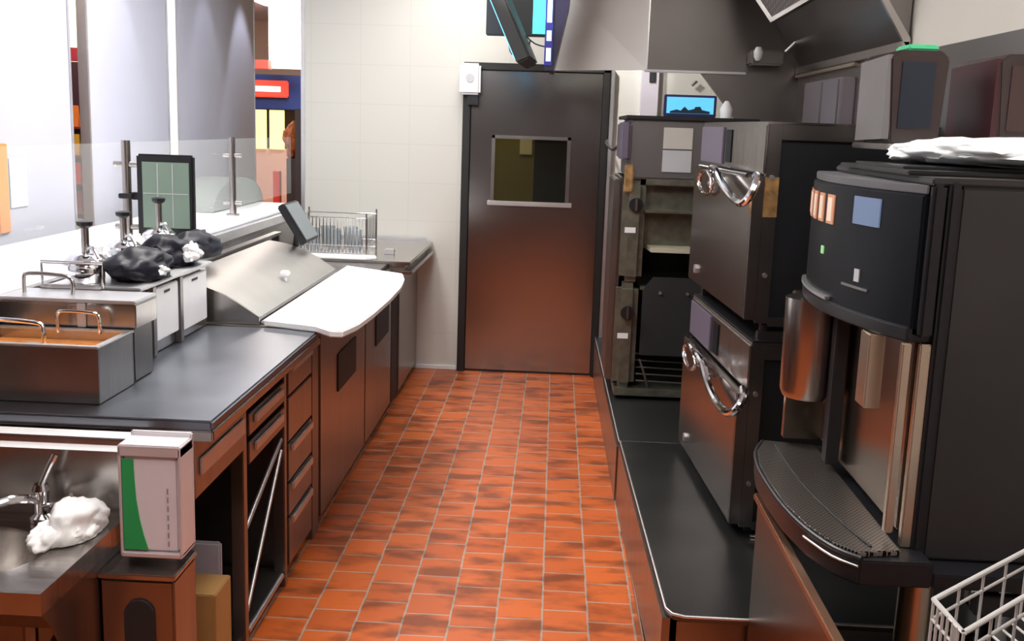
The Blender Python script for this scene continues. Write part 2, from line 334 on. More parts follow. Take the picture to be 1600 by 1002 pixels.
single('potted_shrub', MB().blob((-2.39, 9.6, 1.47), (.09, .09, .15), 3, .5), mat('orange_brown_leaves', (.35, .10, .02), .7, 0, .5, 30), 'orange brown rounded display by the far wall end', 'display')
single('red_stand', B(-2.47, -2.41, 9.2, 9.26, 0, 1.22), mat('red_stand', (.6, .05, .03), .4), 'narrow red stand beyond the glass by the far wall', 'stand')

# ================= LEFT: serving ledge, glass =================
ld = thing('serving_ledge', 'long white-topped steel serving ledge along the partition', 'ledge', (-1.85, 4, 0))
obj('body', MB().box(-2.1, -1.635, 2.2, 6.6, 0, 1.05), steel_dark, ld)
obj('top', MB().box(-2.14, -1.60, 2.2, 6.6, 1.125, 1.15, bev=.008), mat('white_ledge_top', (.85, .85, .88), .4), ld)
obj('front_channel', MB().prism([(-1.62, 1.05), (-1.60, 1.06), (-1.56, 1.085), (-1.57, 1.124), (-1.63, 1.124), (-1.63, 1.05)], 4.3, 6.2, 'y'), steel_lite, ld)
g = thing('sneeze_guard', 'long clear glass sneeze guard standing on the serving ledge', 'glass guard', (-1.75, 4.5, 1.15))
gl = obj('glass_pane', B(-1.755, -1.745, 2.2, 6.95, 1.19, 1.555, bev=0), glass, g)
for y in (4.2, 5.6):
    po = obj('post', MB().cyl((-1.72, y, 1.15), (-1.72, y, 1.565), .018).cyl((-1.72, y, 1.15), (-1.72, y, 1.16), .035), steel, g)
    for z in (1.47, 1.22): obj('clamp', MB().cyl((-1.77, y, z), (-1.67, y, z), .012), steel, po)
mo = thing('order_monitor', 'portrait black order monitor with green screen on the ledge post', 'monitor', (-1.55, 4.2, 1.2))
obj('casing', B(-1.665, -1.435, 4.16, 4.19, 1.19, 1.515, bev=.008), black, mo)
obj('screen', MB().box(-1.638, -1.452, 4.152, 4.1595, 1.225, 1.485, bev=0), mat('green_grey_screen', (.16, .22, .18), .2, emit=.16, ecol=(.45, .6, .5)), mo)
obj('grid_lines', MB().box(-1.578, -1.575, 4.149, 4.1515, 1.23, 1.48, bev=0).box(-1.518, -1.515, 4.149, 4.1515, 1.23, 1.48, bev=0).box(-1.635, -1.455, 4.149, 4.1515, 1.36, 1.363, bev=0), MATS['grey_mark'], mo)
obj('arm', MB().box(-1.70, -1.60, 4.19, 4.23, 1.33, 1.36).box(-1.745, -1.69, 4.17, 4.235, 1.335, 1.355), black, mo)
single('curved_hood', MB().prism([(5.7+.55*(1-math.cos(R(a)))*.9, 1.152+.17*math.sin(R(a))) for a in range(0, 181, 15)], -2.08, -1.86, 'x'), mat('grey_green_shell', (.22, .24, .22), .4), 'grey rounded cover on the ledge behind the glass', 'cover')
single('dark_jug', MB().lathe([(.05, 0), (.075, .05), (.08, .12), (.05, .17), (.03, .19)], (-2.0, 3.35, 1.1505)), charcoal, 'dark rounded jug on the ledge at the left edge', 'jug')

# ================= LEFT: worktop and cabinets =================
wt = thing('steel_worktop', 'long stainless worktop carrying the soup pan, near left', 'worktop', (-1.3, 3.2, .87))
obj('top', MB().box(-1.595, -.856, 2.585, 3.835, .872, .9, bev=.006), steel_top, wt)
obj('front_lip', MB().box(-1.595, -.856, 2.583, 2.598, .845, .872).box(-.868, -.856, 2.585, 3.835, .845, .872), steel, wt)
# open bay stand with drawer strip
st = thing('open_counter_base', 'steel counter base with open bay and rack under the near worktop', 'counter base', (-1.2, 3, 0))
obj('apron', B(-.935, -.918, 2.62, 3.09, .67, .84), steel_cab, st)
obj('label_strip', B(-.917, -.911, 2.66, 3.06, .725, .775), steel_lite, st)
obj('leg', B(-.96, -.92, 3.06, 3.10, 0, .84), steel_cab, st)
obj('leg', B(-.96, -.92, 3.55, 3.585, 0, .84), steel_cab, st)
obj('leg', B(-1.1, -1.05, 2.86, 2.91, 0, .84), steel_dark, st)
obj('back_panel', B(-1.62, -1.60, 2.62, 3.58, .05, .84), steel_dark, st)
obj('bottom_shelf', B(-1.6, -.93, 2.62, 3.58, .04, .06), steel_dark, st)
obj('side_panel', B(-1.6, -.96, 2.60, 2.615, .05, .845), steel_dark, st)
for z in (.735, .645):
    w = obj('drawer', B(-.95, -.915, 3.11, 3.54, z-.035, z+.035), steel_cab, st)
    obj('pull', B(-.914, -.905, 3.16, 3.50, z-.005, z+.025), steel_lite, w)
obj('rack_rods', MB().cyl((-.93, 3.11, .40), (-.93, 3.54, .56), .008).cyl((-.93, 3.11, .12), (-.93, 3.54, .52), .007).cyl((-.93, 3.11, .05), (-.93, 3.54, .05), .01), steel_lite, st)
single('cardboard_box', MB().box(-1.02, -.895, 2.70, 2.84, .061, .366), brownp, 'brown cardboard box inside the open bay beside the steel bin', 'box')
single('white_folder', MB().box(-1.045, -.955, 2.935, 2.955, .061, .42, bev=.006), mat('grey_lilac_plastic', (.42, .40, .46), .5), 'white plastic sheet standing inside the open bay', 'sheet')
dc = thing('drawer_cabinet', 'narrow steel cabinet with stacked drawers and pale pulls', 'cabinet', (-1.2, 3.78, 0))
obj('body', B(-1.6, -.94, 3.60, 3.98, .05, .84), steel_dark, dc)
for (a, b, h) in ((.70, .835, .80), (.53, .69, None), (.38, .52, .505), (.25, .37, .36), (.06, .24, .232)):
    w = obj('drawer_front', B(-.939, -.92, 3.61, 3.97, a, b), steel_cab, dc)
    if h: obj('pull', B(-.919, -.908, 3.64, 3.95, h-.02, h+.008), steel_lite, w)
single('counter_post', B(-.97, -.925, 4.0, 4.115, 0, .85), steel_dark, 'dark steel upright between drawer cabinet and prep fridge', 'post')
# prep fridge with bowed cutting board
pf = thing('prep_fridge', 'refrigerated sandwich prep counter with two steel doors', 'prep counter', (-1.2, 5, 0))
obj('body', B(-1.6, -.945, 4.12, 5.98, .04, .872), steel_dark, pf)
obj('rim', MB().box(-1.6, -.90, 3.85, 5.5, .874, .899), steel, pf)
for (a, b, h0, h1) in ((4.13, 5.13, 4.46, 4.87), (5.15, 5.97, 5.44, 5.86)):
    w = obj('door', B(-.944, -.92, a, b, .05, .845), steel_cab, pf)
    obj('recessed_handle', B(-.9195, -.914, h0, h1, .50, .67), blackm, w)
obj('kick_plate', B(-1.5, -.97, 4.12, 5.98, 0, .04), black, pf)
bd = [(-1.075, 3.86), (-.86, 3.78), (-.79, 3.70), (-.745, 3.70), (-.715, 3.85), (-.70, 4.1), (-.692, 4.45), (-.695, 4.8), (-.715, 5.05), (-.75, 5.23), (-1.075, 5.45)]
single('cutting_board', MB().prism(bd, .901, .926, 'z', bev=.004), board_m, 'long white bowed cutting board on the prep counter', 'cutting board')
# slanted lids over the wells
n = 8; q = MB(); prof = []
for i in range(n+1):
    t = i/n; prof.append((-1.10-.34*t, .928+.135*t+.03*math.sin(math.pi*t)))
q.prism(prof+[(a, b-.012) for (a, b) in prof[::-1]], 3.90, 5.28, 'y')
lid = obj('slanted_lid', q, mat('warm_satin_steel', (.46, .44, .42), .4, .9, .1, 4), pf)
obj('end_cheek', MB().prism([(-1.10, .902), (-1.10, .93)]+prof[1:]+[(-1.44, .902)], 3.885, 3.899, 'y'), steel, lid)
obj('knob', MB().lathe([(.008, 0), (.008, .02), (.02, .03), (.022, .042), (.014, .05)], (-1.17, 4.55, .965)), white_pl, lid)
obj('hinge_strip', B(-1.098, -1.080, 3.90, 5.28, .902, .912), steel_lite, lid)
# housing with two white panels
hb = thing('bain_marie_housing', 'steel housing with two white front panels on the worktop', 'housing', (-1.4, 3.5, .9))
obj('body', MB().box(-1.55, -1.285, 3.17, 3.84, .902, 1.13), steel, hb)
obj('front_panel', B(-1.284, -1.27, 3.30, 3.505, .945, 1.118), white_pl, hb)
obj('front_panel', B(-1.284, -1.27, 3.55, 3.80, .935, 1.115), white_pl, hb)
for y in (3.51, 3.265): obj('divider', B(-1.284, -1.265, y, y+.032, .902, 1.13), steel_dark, hb)
obj('top_lip', MB().box(-1.56, -1.262, 3.16, 3.85, 1.131, 1.142), steel_lite, hb)
for (y, ln) in ((3.40, .05), (3.67, .06)): obj('printed_mark', B(-1.2695, -1.2685, y-ln/2, y+ln/2, 1.095, 1.103, bev=0), blackm, hb)
# black bags
def bag(name, c, r, seed, m, lb, cat, group=None, **kw): return single(name, MB().blob(c, r, seed, **kw), m, lb, cat, group)
for i, (c, r, lb) in enumerate([((-1.35, 3.38, 1.176), (.09, .16, .064), 'black plastic bag heap nearest the chrome topping pumps'), ((-1.375, 3.71, 1.178), (.09, .155, .068), 'black plastic bag heap with white paper tucked in, below the order monitor'), ((-1.42, 4.10, 1.155), (.075, .19, .07), 'black folded plastic bag at the start of the ledge channel')]):
    b_ = thing('black_bag', lb, 'bag', (c[0], c[1], 1.143), 0, 'black bags on the steel housing')
    obj('bag_body', MB().blob(c, r, i+1, .35, -.5), blackbag, b_)
    if i == 0: obj('white_print', MB().blob((c[0]+.085, c[1]-.03, c[2]-.005), (.02, .03, .014), 5, .6), white_pl, b_)
    if i == 1: obj('white_print', MB().blob((c[0]+.075, c[1]+.0, c[2]+.01), (.035, .055, .03), 8, .7), white_pl, b_)
# bin strip between bags and lid
single('lid_rail', MB().box(-1.50, -1.455, 3.95, 5.6, 1.06, 1.075).box(-1.5, -1.46, 5.55, 5.6, .927, 1.06).box(-1.5, -1.46, 3.95, 4.0, .902, 1.06), steel_dark, 'dark steel rail running behind the slanted lid', 'rail')
single('white_wrap', MB().blob((-1.655, 3.9, 1.168), (.05, .36, .03), 4, .3, -.6), cloth_m, 'white paper wraps heaped on ledge behind black bags', 'wraps')
# pumps
def pump(x, y, z, h, lb, first=None):
    t = thing('topping_pump', lb, 'pump', (x, y, z), 0, 'chrome topping pumps')
    obj('jar', MB().lathe([(.05, 0), (.056, .01), (.056, .05), (.05, .062)], (x, y, z)), chrome, t)
    obj('lid', MB().lathe([(.062, .062), (.062, .07), (.045, .085), (.018, .092)], (x, y, z)), chrome, t)
    obj('stem', MB().cyl((x, y, z+.09), (x, y, z+h-.02), .012), steel, t)
    obj('plunger_cap', MB().lathe([(.014, h-.02), (.024, h-.012), (.026, h), (.010, h+.004)], (x, y, z)), black, t)
    obj('spout', MB().tube([(x, y, z+.1), (x+.03, y-.02, z+.11), (x+.055, y-.035, z+.08)], .006), chrome, t)
    return t
pump(-1.47, 3.25, 1.143, .19, 'chrome topping pump nearest the camera, left of the black bags')
pump(-1.50, 3.62, 1.143, .19, 'chrome topping pump between the other two, behind the black bags')
pump(-1.51, 3.98, 1.152, .205, 'chrome topping pump farthest from the camera, in front of the monitor')
cu = thing('steel_cage', 'square chrome wire holder around the nearest topping jar', 'holder', (-1.46, 3.1, 1.14))
obj('frame', MB().tube([(-1.55, 3.12, 1.145), (-1.55, 3.12, 1.22), (-1.36, 3.12, 1.22), (-1.36, 3.12, 1.145)], .006, sm=1).box(-1.55, -1.36, 3.10, 3.115, 1.143, 1.155), chrome, cu)
single('plastic_cup', MB().lathe([(.022, 0), (.034, .075), (.036, .08)], (-1.60+.035, 3.52, 1.1435)), mat('clear_cup', (.8, .85, .9), .1, alpha=.5), 'small clear plastic cup beside the nearest topping pump', 'cup')

# soup pans
def openbox(x0, x1, y0, y1, z0, z1, t=.006, rim=.014):
    m = MB(); m.box(x0, x1, y0, y0+t, z0, z1, bev=.001).box(x0, x1, y1-t, y1, z0, z1, bev=.001).box(x0, x0+t, y0+t, y1-t, z0, z1, bev=.001).box(x1-t, x1, y0+t, y1-t, z0, z1, bev=.001).box(x0+t, x1-t, y0+t, y1-t, z0, z0+t, bev=0)
    return m
def rim(x0, x1, y0, y1, z, w=.016, h=.007):
    return MB().box(x0-.004, x1+.004, y0-.004, y0+w, z, z+h).box(x0-.004, x1+.004, y1-w, y1+.004, z, z+h).box(x0-.004, x0+w, y0+w, y1-w, z, z+h).box(x1-w, x1+.004, y0+w, y1-w, z, z+h)
pn = thing('soup_warmer', 'rectangular steel soup warmer of orange soup at the worktop edge', 'soup warmer', (-1.38, 2.8, .9))
obj('body', openbox(-1.585, -1.195, 2.69, 2.925, .902, 1.052), steel, pn)
obj('rim', rim(-1.585, -1.195, 2.69, 2.925, 1.0525), steel_lite, pn)
so = obj('soup', B(-1.578, -1.202, 2.697, 2.918, .99, 1.026, bev=0), soup, pn)
single('soup_ladle', MB().tube([(-1.42, 2.80, 1.034), (-1.25, 2.79, 1.034)], .005, sm=1).blob((-1.43, 2.80, 1.032), (.03, .025, .008), 2, .05, sub=2), steel_lite, 'steel ladle lying in the orange soup', 'ladle')
def arch(x0, x1, y, z0, z1, r, m, lb, sz=.006):
    w = x1-x0; t = MB().tube([(x0, y, z0), (x0, y, z1-.02), (x0+.012, y, z1-.004), (x0+.03, y, z1), (x1-.03, y, z1-.002), (x1-.012, y, z1-.008), (x1, y, z1-.03), (x1, y, z0)], sz, sm=3)
    return single('pan_handle', t, m, lb, 'handle', 'wire pan handles')
a1 = obj('handle', MB().tube([(-1.57, 2.78, 1.05), (-1.57, 2.78, 1.09), (-1.55, 2.78, 1.105), (-1.41, 2.78, 1.10), (-1.385, 2.78, 1.085), (-1.385, 2.78, 1.04)], .006), chrome, pn)
a2 = obj('handle', MB().tube([(-1.40, 2.90, 1.05), (-1.40, 2.90, 1.10), (-1.385, 2.90, 1.112), (-1.30, 2.90, 1.11), (-1.28, 2.90, 1.095), (-1.28, 2.90, 1.05)], .0055), chrome, pn)
pb = thing('food_warmer', 'second steel food warmer with pale lid behind the soup pan', 'food warmer', (-1.38, 3.0, .9))
obj('lower_body', B(-1.59, -1.20, 2.945, 3.085, .902, 1.06), steel_dark, pb)
obj('upper_body', B(-1.595, -1.19, 2.94, 3.10, 1.061, 1.13), steel, pb)
obj('lid', MB().box(-1.595, -1.19, 2.935, 3.105, 1.131, 1.141), steel_lite, pb)
obj('latch', MB().box(-1.36, -1.335, 2.932, 2.939, 1.06, 1.13), steel_lite, pb)
obj('handle', MB().tube([(-1.555, 3.02, 1.14), (-1.555, 3.02, 1.18), (-1.54, 3.02, 1.198), (-1.44, 3.02, 1.195), (-1.41, 3.02, 1.18), (-1.41, 3.02, 1.14)], .006), steel, pb)

# tablet scale at the end of the ledge
tb = thing('tilted_display', 'dark tilted touch display leaning over the far end of the lid', 'display', (-1.3, 5.3, 1.06))
mt = Matrix.Translation((-1.275, 5.25, 1.165)) @ Matrix.Rotation(R(-32), 4, 'Y')
obj('casing', MB().box(-.025, .012, -.14, .14, -.11, .11, bev=.006, m=mt), black, tb)
obj('screen', MB().box(.0125, .015, -.125, .125, -.098, .098, bev=0, m=mt), mat('grey_display', (.16, .18, .19), .35, emit=.06, ecol=(.6, .65, .68)), tb)
obj('stand', MB().cyl((-1.33, 5.32, .9), (-1.30, 5.30, 1.12), .014), black, tb)

# far counter against the wall
fc = thing('far_counter', 'steel cabinet with raised top against the cream end wall', 'counter', (-1.2, 6.5, 0))
obj('body', B(-1.6, -.93, 6.0, 7.10, .04, .80), steel_dark, fc)
obj('door', B(-.929, -.915, 6.26, 7.09, .05, .80), steel_cab, fc)
obj('dark_gap', B(-.929, -.922, 6.01, 6.25, .05, .80), blackm, fc)  # black sheet stands in for the shaded gap between the cabinets
obj('kick_plate', B(-1.5, -.96, 6.0, 7.08, 0, .04), black, fc)
obj('lower_top', MB().box(-1.6, -.80, 5.985, 7.10, .812, .835, bev=.006), steel, fc)
obj('upper_top', MB().box(-1.6, -.815, 5.985, 7.10, .865, .885, bev=.004).box(-1.58, -.85, 6.02, 7.08, .836, .865), steel, fc)
obj('back_upstand', B(-1.6, -.86, 7.085, 7.105, .885, .91), steel_lite, fc)
single('white_tray', MB().prism([(-1.45, 6.0), (-1.08, 6.0), (-1.02, 6.05), (-1.04, 6.13), (-1.45, 6.13)], .886, .90, 'z', bev=.003), white_pl, 'flat white tray in front of the wire rack', 'tray')
# wire rack
wr = thing('wire_rack', 'chrome wire rack holding clear cups beside the end wall', 'wire rack', (-1.3, 6.35, .886))
fr = MB()
for z in (.905, 0.95, 1.11): fr.tube([(-1.52, 6.15, z), (-1.10, 6.15, z), (-1.10, 6.5, z), (-1.52, 6.5, z)], .004, sm=1, closed=True)
obj('frame', fr, chrome, wr)
for (x, y) in ((-1.52, 6.15), (-1.10, 6.15), (-1.10, 6.5), (-1.52, 6.5)): obj('corner_post', MB().cyl((x, y, .887), (x, y, 1.14), .005), steel, wr)
wv = MB()
for i in range(9):
    x = -1.48+i*.042; wv.tube([(x, 6.15, .905), (x, 6.15, 1.115), (x+.02, 6.15, 1.115), (x+.02, 6.15, .905)], .003, sm=1)
    wv.cyl((x, 6.15, .905), (x, 6.5, .905), .003)
for i in range(6):
    y = 6.19+i*.055; wv.cyl((-1.10, y, .905), (-1.10, y, 1.115), .003); wv.cyl((-1.52, y, .905), (-1.52, y, 1.115), .003)
obj('wires', wv, chrome, wr)
cupm = mat('clear_grey_cup', (.45, .48, .50), .15, alpha=.6)
c0 = None
for i, (x, y) in enumerate([(-1.44, 6.24), (-1.31, 6.24), (-1.18, 6.24), (-1.38, 6.4), (-1.24, 6.4)]):
    if c0 is None:
        c0 = thing('clear_cup', 'clear grey cup leftmost in the front row of the wire rack', 'cup', (x, y, .91), 0, 'cups in the wire rack')
        obj('cup_wall', MB().lathe([(.034, 0), (.044, .12), (.046, .12), (.046, .125), (.041, .125), (.032, .01)], (x, y, .91)), cupm, c0)
    else: copyt(c0, (x, y, .91), None, ['', 'clear grey cup in the middle of the front row of the wire rack', 'clear grey cup rightmost in the front row of the wire rack', 'clear grey cup at left in the back row of the wire rack', 'clear grey cup at right in the back row of the wire rack'][i])
single('small_steel_block', B(-1.02, -.96, 6.3, 6.37, .886, .915), steel_lite, 'small steel block on the far counter right of wire rack', 'block')

# ================= LEFT FRONT: hand sink =================
sk = thing('hand_sink', 'stainless wall hand sink with bowl at lower left', 'sink', (-1.3, 2.3, .6))
obj('splash_back', MB().box(-1.59, -1.045, 2.49, 2.505, .665, .87), steel, sk)
obj('splash_lip', MB().hexa([(-1.59, 2.47, .845), (-1.04, 2.47, .845), (-1.04, 2.50, .845), (-1.59, 2.50, .845)], [(-1.59, 2.52, .868), (-1.035, 2.52, .868), (-1.035, 2.565, .868), (-1.59, 2.565, .868)]), mat('steel_lip_highlight', (.92, .91, .92), .4, .2), sk)  # blown highlight on the steel lip painted as white
# deck with round bowl cut-out
def deck():
    b = bmesh.new(); cx, cy, rx, ry = -1.36, 2.235, .215, .16; n = 48; x0, x1, y0, y1 = -1.59, -1.05, 2.04, 2.495; z = .668
    inner = []; outer = []
    for k in range(n):
        a = 2*math.pi*k/n; c, s_ = math.cos(a), math.sin(a)
        inner.append((cx+rx*c, cy+ry*s_))
        sc = min(((x1-cx) if c > 0 else (cx-x0))/max(abs(c), 1e-6), ((y1-cy) if s_ > 0 else (cy-y0))/max(abs(s_), 1e-6)); outer.append((cx+sc*c, cy+sc*s_))
    vo = [b.verts.new((x, y, z)) for x, y in outer]; vo2 = [b.verts.new((x, y, z-.05)) for x, y in outer]; vi = [b.verts.new((x, y, z)) for x, y in inner]
    rings = [vi]
    for (s_, dz) in ((.97, .015), (.93, .06), (.8, .11), (.5, .13), (.12, .135)): rings.append([b.verts.new((cx+(x-cx)*s_, cy+(y-cy)*s_, z-dz)) for x, y in inner])
    for k in range(n):
        j = (k+1) % n; b.faces.new((vo[k], vo[j], vi[j], vi[k])); b.faces.new((vo2[k], vo2[j], vo[j], vo[k]))
        for a, d_ in zip(rings, rings[1:]): b.faces.new((a[k], a[j], d_[j], d_[k]))
    b.faces.new(rings[-1]); 
    for X, Y in ((x1, y0), (x1, y1), (x0, y0), (x0, y1)):   # snap nearest outer verts to the corners
        for V, zz in ((vo, z), (vo2, z-.05)):
            v = min(V, key=lambda v: (v.co.x-X)**2+(v.co.y-Y)**2); v.co = (X, Y, zz)
    bmesh.ops.recalc_face_normals(b, faces=b.faces); m = MB(); m.add(b); return m
obj('basin', deck(), steel, sk)
obj('apron', MB().prism([(2.05, .617), (2.485, .617), (2.485, .25), (2.30, .25), (2.10, .56)], -1.062, -1.055, 'x').prism([(2.05, .617), (2.06, .617), (2.11, .56), (2.10, .56)], -1.59, -1.062, 'x'), steel_cab, sk)
obj('drain_pipe', MB().tube([(-1.20, 2.28, .53), (-1.20, 2.28, .36), (-1.20, 2.34, .33), (-1.20, 2.40, .36), (-1.20, 2.46, .38)], .018), steel_dark, sk)
obj('splash_side', B(-1.5, -1.06, 2.5, 2.515, .02, .66), steel_cab, sk)
fa = thing('faucet', 'chrome tap with angled lever at the back of the hand sink', 'faucet', (-1.22, 2.44, .67))
obj('body', MB().lathe([(.03, 0), (.03, .012), (.018, .02), (.018, .07), (.022, .08), (.016, .095)], (-1.24, 2.44, .669)), chrome, fa)
obj('spout', MB().tube([(-1.24, 2.44, .72), (-1.27, 2.38, .745), (-1.31, 2.32, .74), (-1.325, 2.30, .70)], .011), chrome, fa)
obj('lever', MB().tube([(-1.24, 2.44, .76), (-1.225, 2.45, .80), (-1.21, 2.46, .835)], .008), chrome, fa)
obj('side_spout', MB().tube([(-1.235, 2.43, .71), (-1.19, 2.42, .725), (-1.15, 2.41, .75)], .006), chrome, fa)
tw = MB(); tw.blob((-1.125, 2.37, .698), (.06, .09, .05), 11, .35, -.55, 2.0); tw.blob((-1.155, 2.30, .685), (.035, .07, .03), 6, .4, -.5, 2.0); tw.blob((-1.095, 2.36, .69), (.03, .07, .03), 9, .4, -.6, 2.0)
single('hand_towel', tw, cloth_m, 'crumpled white towel on the right rim of hand sink', 'towel')
# soap / glove dispenser
ds = thing('glove_dispenser', 'white box dispenser with green curved stripe beside the hand sink', 'dispenser', (-.92, 2.4, .66))
obj('box_body', B(-.998, -.862, 2.35, 2.425, .64, .875, bev=.006), mat('pale_lilac_card', (.88, .84, .92), .5), ds)
obj('steel_holder', MB().box(-1.005, -.855, 2.426, 2.44, .63, .915).box(-1.005, -.998, 2.345, 2.43, .63, .90).box(-.862, -.855, 2.345, 2.43, .63, .90).box(-1.005, -.855, 2.345, 2.435, .625, .639).box(-1.005, -.855, 2.345, 2.435, .876, .905), mat('pale_metal_holder', (.78, .74, .78), .35, .4), ds)
gs = [(-.996, .645), (-.996, .87), (-.966, .87)]+[(-.966+.028*t*t, .87-.225*t) for t in (.2, .4, .6, .8, 1.0)]
obj('green_stripe', MB().prism([(-.996, .645), (-.996, .87), (-.968, .87), (-.967, .82), (-.964, .77), (-.957, .72), (-.948, .68), (-.938, .645)], 2.3465, 2.3495, 'y'), green_l, ds)
tx = MB()
for i in range(7): tx.box(-.890, -.887, 2.3475, 2.3495, .655+i*.022, .668+i*.022, bev=0)
obj('small_print', tx, mat('grey_print', (.35, .33, .38), .6), ds)
bn = thing('waste_bin', 'steel waste cabinet with black oval opening below the glove dispenser', 'bin', (-.95, 2.35, 0))
obj('body', MB().box(-1.05, -.872, 2.33, 2.485, .0, .575, bev=.006), steel_cab, bn)
ov = [(-.957+.036*math.cos(R(a)), .49+.036*math.sin(R(a))) for a in range(0, 181, 15)]+[(-.957+.036*math.cos(R(a)), .26+.036*math.sin(R(a))) for a in range(180, 361, 15)]
obj('oval_opening', MB().prism(ov, 2.322, 2.3295, 'y'), blackm, bn)
obj('top_plate', MB().box(-1.055, -.868, 2.325, 2.486, .576, .59), steel, bn)

# ================= RIGHT: low stand =================
def stand(x_near, x_far, y0, y1, z, lb, topm):
    t = thing('equipment_stand', lb, 'equipment stand', ((x_near+x_far)/2+.4, (y0+y1)/2, 0))
    r = .05
    pts = [(x_near+r, y0), (x_near+r*.3, y0+r*.3), (x_near, y0+r), (x_far, y1), (1.29, y1), (1.29, y0)]
    obj('top', MB().prism(pts, z-.022, z, 'z', bev=.003), topm, t)
    obj('edge_line', MB().tube([(1.28, y0, z-.004), (x_near+r, y0, z-.004), (x_near+r*.3, y0+r*.3, z-.004), (x_near, y0+r, z-.004), (x_far, y1-.003, z-.004), (1.28, y1-.003, z-.004)], .0045, sm=1), steel_lite, t)  # pale tube stands in for the highlight along the top edge
    obj('front_panel', MB().prism([(x_near-.012, y0+.03), (x_far-.006, y1), (x_far+.012, y1), (x_near+.012, y0+.03)], .0, z-.024, 'z'), steel_cab, t)
    obj('end_panel', B(x_near+.03, 1.28, y0+.015, y0+.03, .0, z-.024), steel_cab, t)
    return t
stand(.372, .335, 2.86, 4.58, .30, 'low steel equipment stand with dark rounded top under the ovens', mat('dark_worktop_steel', (.13, .13, .13), .3, .9, .2, 4, None, .1))
stand(.335, .31, 4.60, 7.08, .28, 'low dark equipment stand under the tall holding cabinet', mat('black_mat_top', (.012, .012, .012), .45))
# red curb strip seam
struct('baseboard_right', MB().prism([(.350, 2.9), (.353, 2.9), (.322, 7.0), (.318, 7.0)], 0, .02, 'z'), mat('curb_seam', (.35, .2, .15), .5))

# ---- ovens ----
def oven(z0, z1, label, upper):
    RZ = R(3.65); W_, D_ = 1.02, .56
    t = thing('rapid_oven', label, 'oven', (.68, 3.5, z0), RZ)
    h = z1-z0; zc = h-.16     # local frame: x into the wall, y along the front
    O = lambda n, m, mt, p=t: obj(n, m, mt, p, world=False)
    O('body', MB().box(.02, D_, .01, W_, .02, h, bev=.008), oven_side)
    O('side_frame', MB().box(.0, .045, -.002, .012, .03, h, bev=.002).box(.045, D_, -.002, .012, h-.05, h, bev=.002).box(.045, D_, -.002, .012, .02, .05, bev=.002), steel_dark)
    O('top_plate', MB().box(-.004, D_+.002, -.004, W_+.004, h, h+.008, bev=.002), steel)
    cp = O('control_panel', MB().box(-.008, .02, .0, W_, zc, h, bev=.004), steel)
    O('badge_panel', MB().box(-.016, -.008, .60, W_-.02, zc+.01, h-.01, bev=.003), lilac, cp)
    O('display', MB().box(-.012, -.008, .47, .56, zc+.02, h-.02, bev=.001), gloss, cp)
    dr = O('door', MB().box(-.035, .02, .02, W_-.01, .04, zc-.008, bev=.004), mat('dark_oven_door', (.30, .26, .25), .22, 1, .1, 3))
    O('door_edge', MB().box(-.036, .021, -.0, .02, .04, zc-.008, bev=.003), steel_dark, dr)
    zt = zc-.01
    if upper:
        O('handle', MB().tube([(-.03, .62, zt), (-.06, .56, zt+.006), (-.065, .46, zt+.002), (-.07, .32, zt-.038), (-.07, .15, zt-.075), (-.07, .01, zt-.088), (-.06, -.06, zt-.06), (-.035, -.04, zt-.01), (-.03, .0, zt+.004)], .013, sm=5), chrome, dr)
        O('handle_bar', MB().tube([(-.055, .80, zt+.003), (-.055, .01, zt+.003)], .008, sm=1), chrome, dr)
        O('handle_ring', MB().tube([(-.055, .68+.12*math.cos(k*math.pi/6), zt-.055+.045*math.sin(k*math.pi/6)) for k in range(12)], .008, closed=True, sm=2), chrome, dr)
    else:
        O('handle', MB().tube([(-.03, .72, zt-.01), (-.06, .66, zt+.01), (-.07, .56, zt+.016), (-.07, .44, zt+.004), (-.07, .33, zt-.043), (-.07, .18, zt-.07), (-.07, .01, zt-.066), (-.055, -.06, zt-.04), (-.03, -.05, zt+.0), (-.02, .0, zt+.02)], .0145, sm=5), chrome, dr)
        O('handle_ring', MB().tube([(-.065, .72+.12*math.cos(k*math.pi/6), zt-.03+.045*math.sin(k*math.pi/6)) for k in range(12)], .009, closed=True, sm=2), chrome, dr)
        O('handle_bar', MB().tube([(-.055, .66, zt-.04), (-.045, .34, zt-.02)], .006, sm=1), chrome, dr)
    O('screw', MB().cyl((-.045, .84, .10), (-.034, .84, .10), .018), steel_lite, dr)
    O('rivet', MB().cyl((.022, -.008, h*.28), (.022, 0, h*.28), .008).cyl((.022, -.008, h*.75), (.022, 0, h*.75), .008), steel_lite)
    if upper: O('rusty_label', MB().box(.0, .045, -.006, -.002, h-.30, h-.17, bev=0).box(-.038, -.0365, -.0, .03, h-.29, h-.18, bev=0), rust)
    for (x, y) in ((.05, .05), (.05, W_-.06), (D_-.05, .05), (D_-.05, W_-.06)): O('foot', MB().cyl((x, y, 0), (x, y, .022), .02), black)
    return t
oven(.301, .975, 'lower of the two stacked black ovens with curved chrome handle', False)
oven(1.02, 1.705, 'upper of the two stacked black ovens with rusty label', True)
sp = thing('stacking_tray', 'thin black stacking tray between the two ovens', 'tray', (.68, 3.5, .99), R(3.65))
obj('plate', MB().box(.0, .56, .0, 1.02, -.006, .0), black, sp, world=False)
obj('spacers', MB().box(.02, .54, .02, .05, .0, .0295).box(.02, .54, .96, .99, .0, .0295), steel_dark, sp, world=False)
cs = thing('gas_valve', 'small chrome valve and hose below the near corner of ovens', 'valve', (.72, 3.42, .30))
obj('valve_body', MB().cyl((.70, 3.40, .33), (.76, 3.40, .33), .016).cyl((.73, 3.40, .31), (.73, 3.40, .37), .012), chrome, cs)
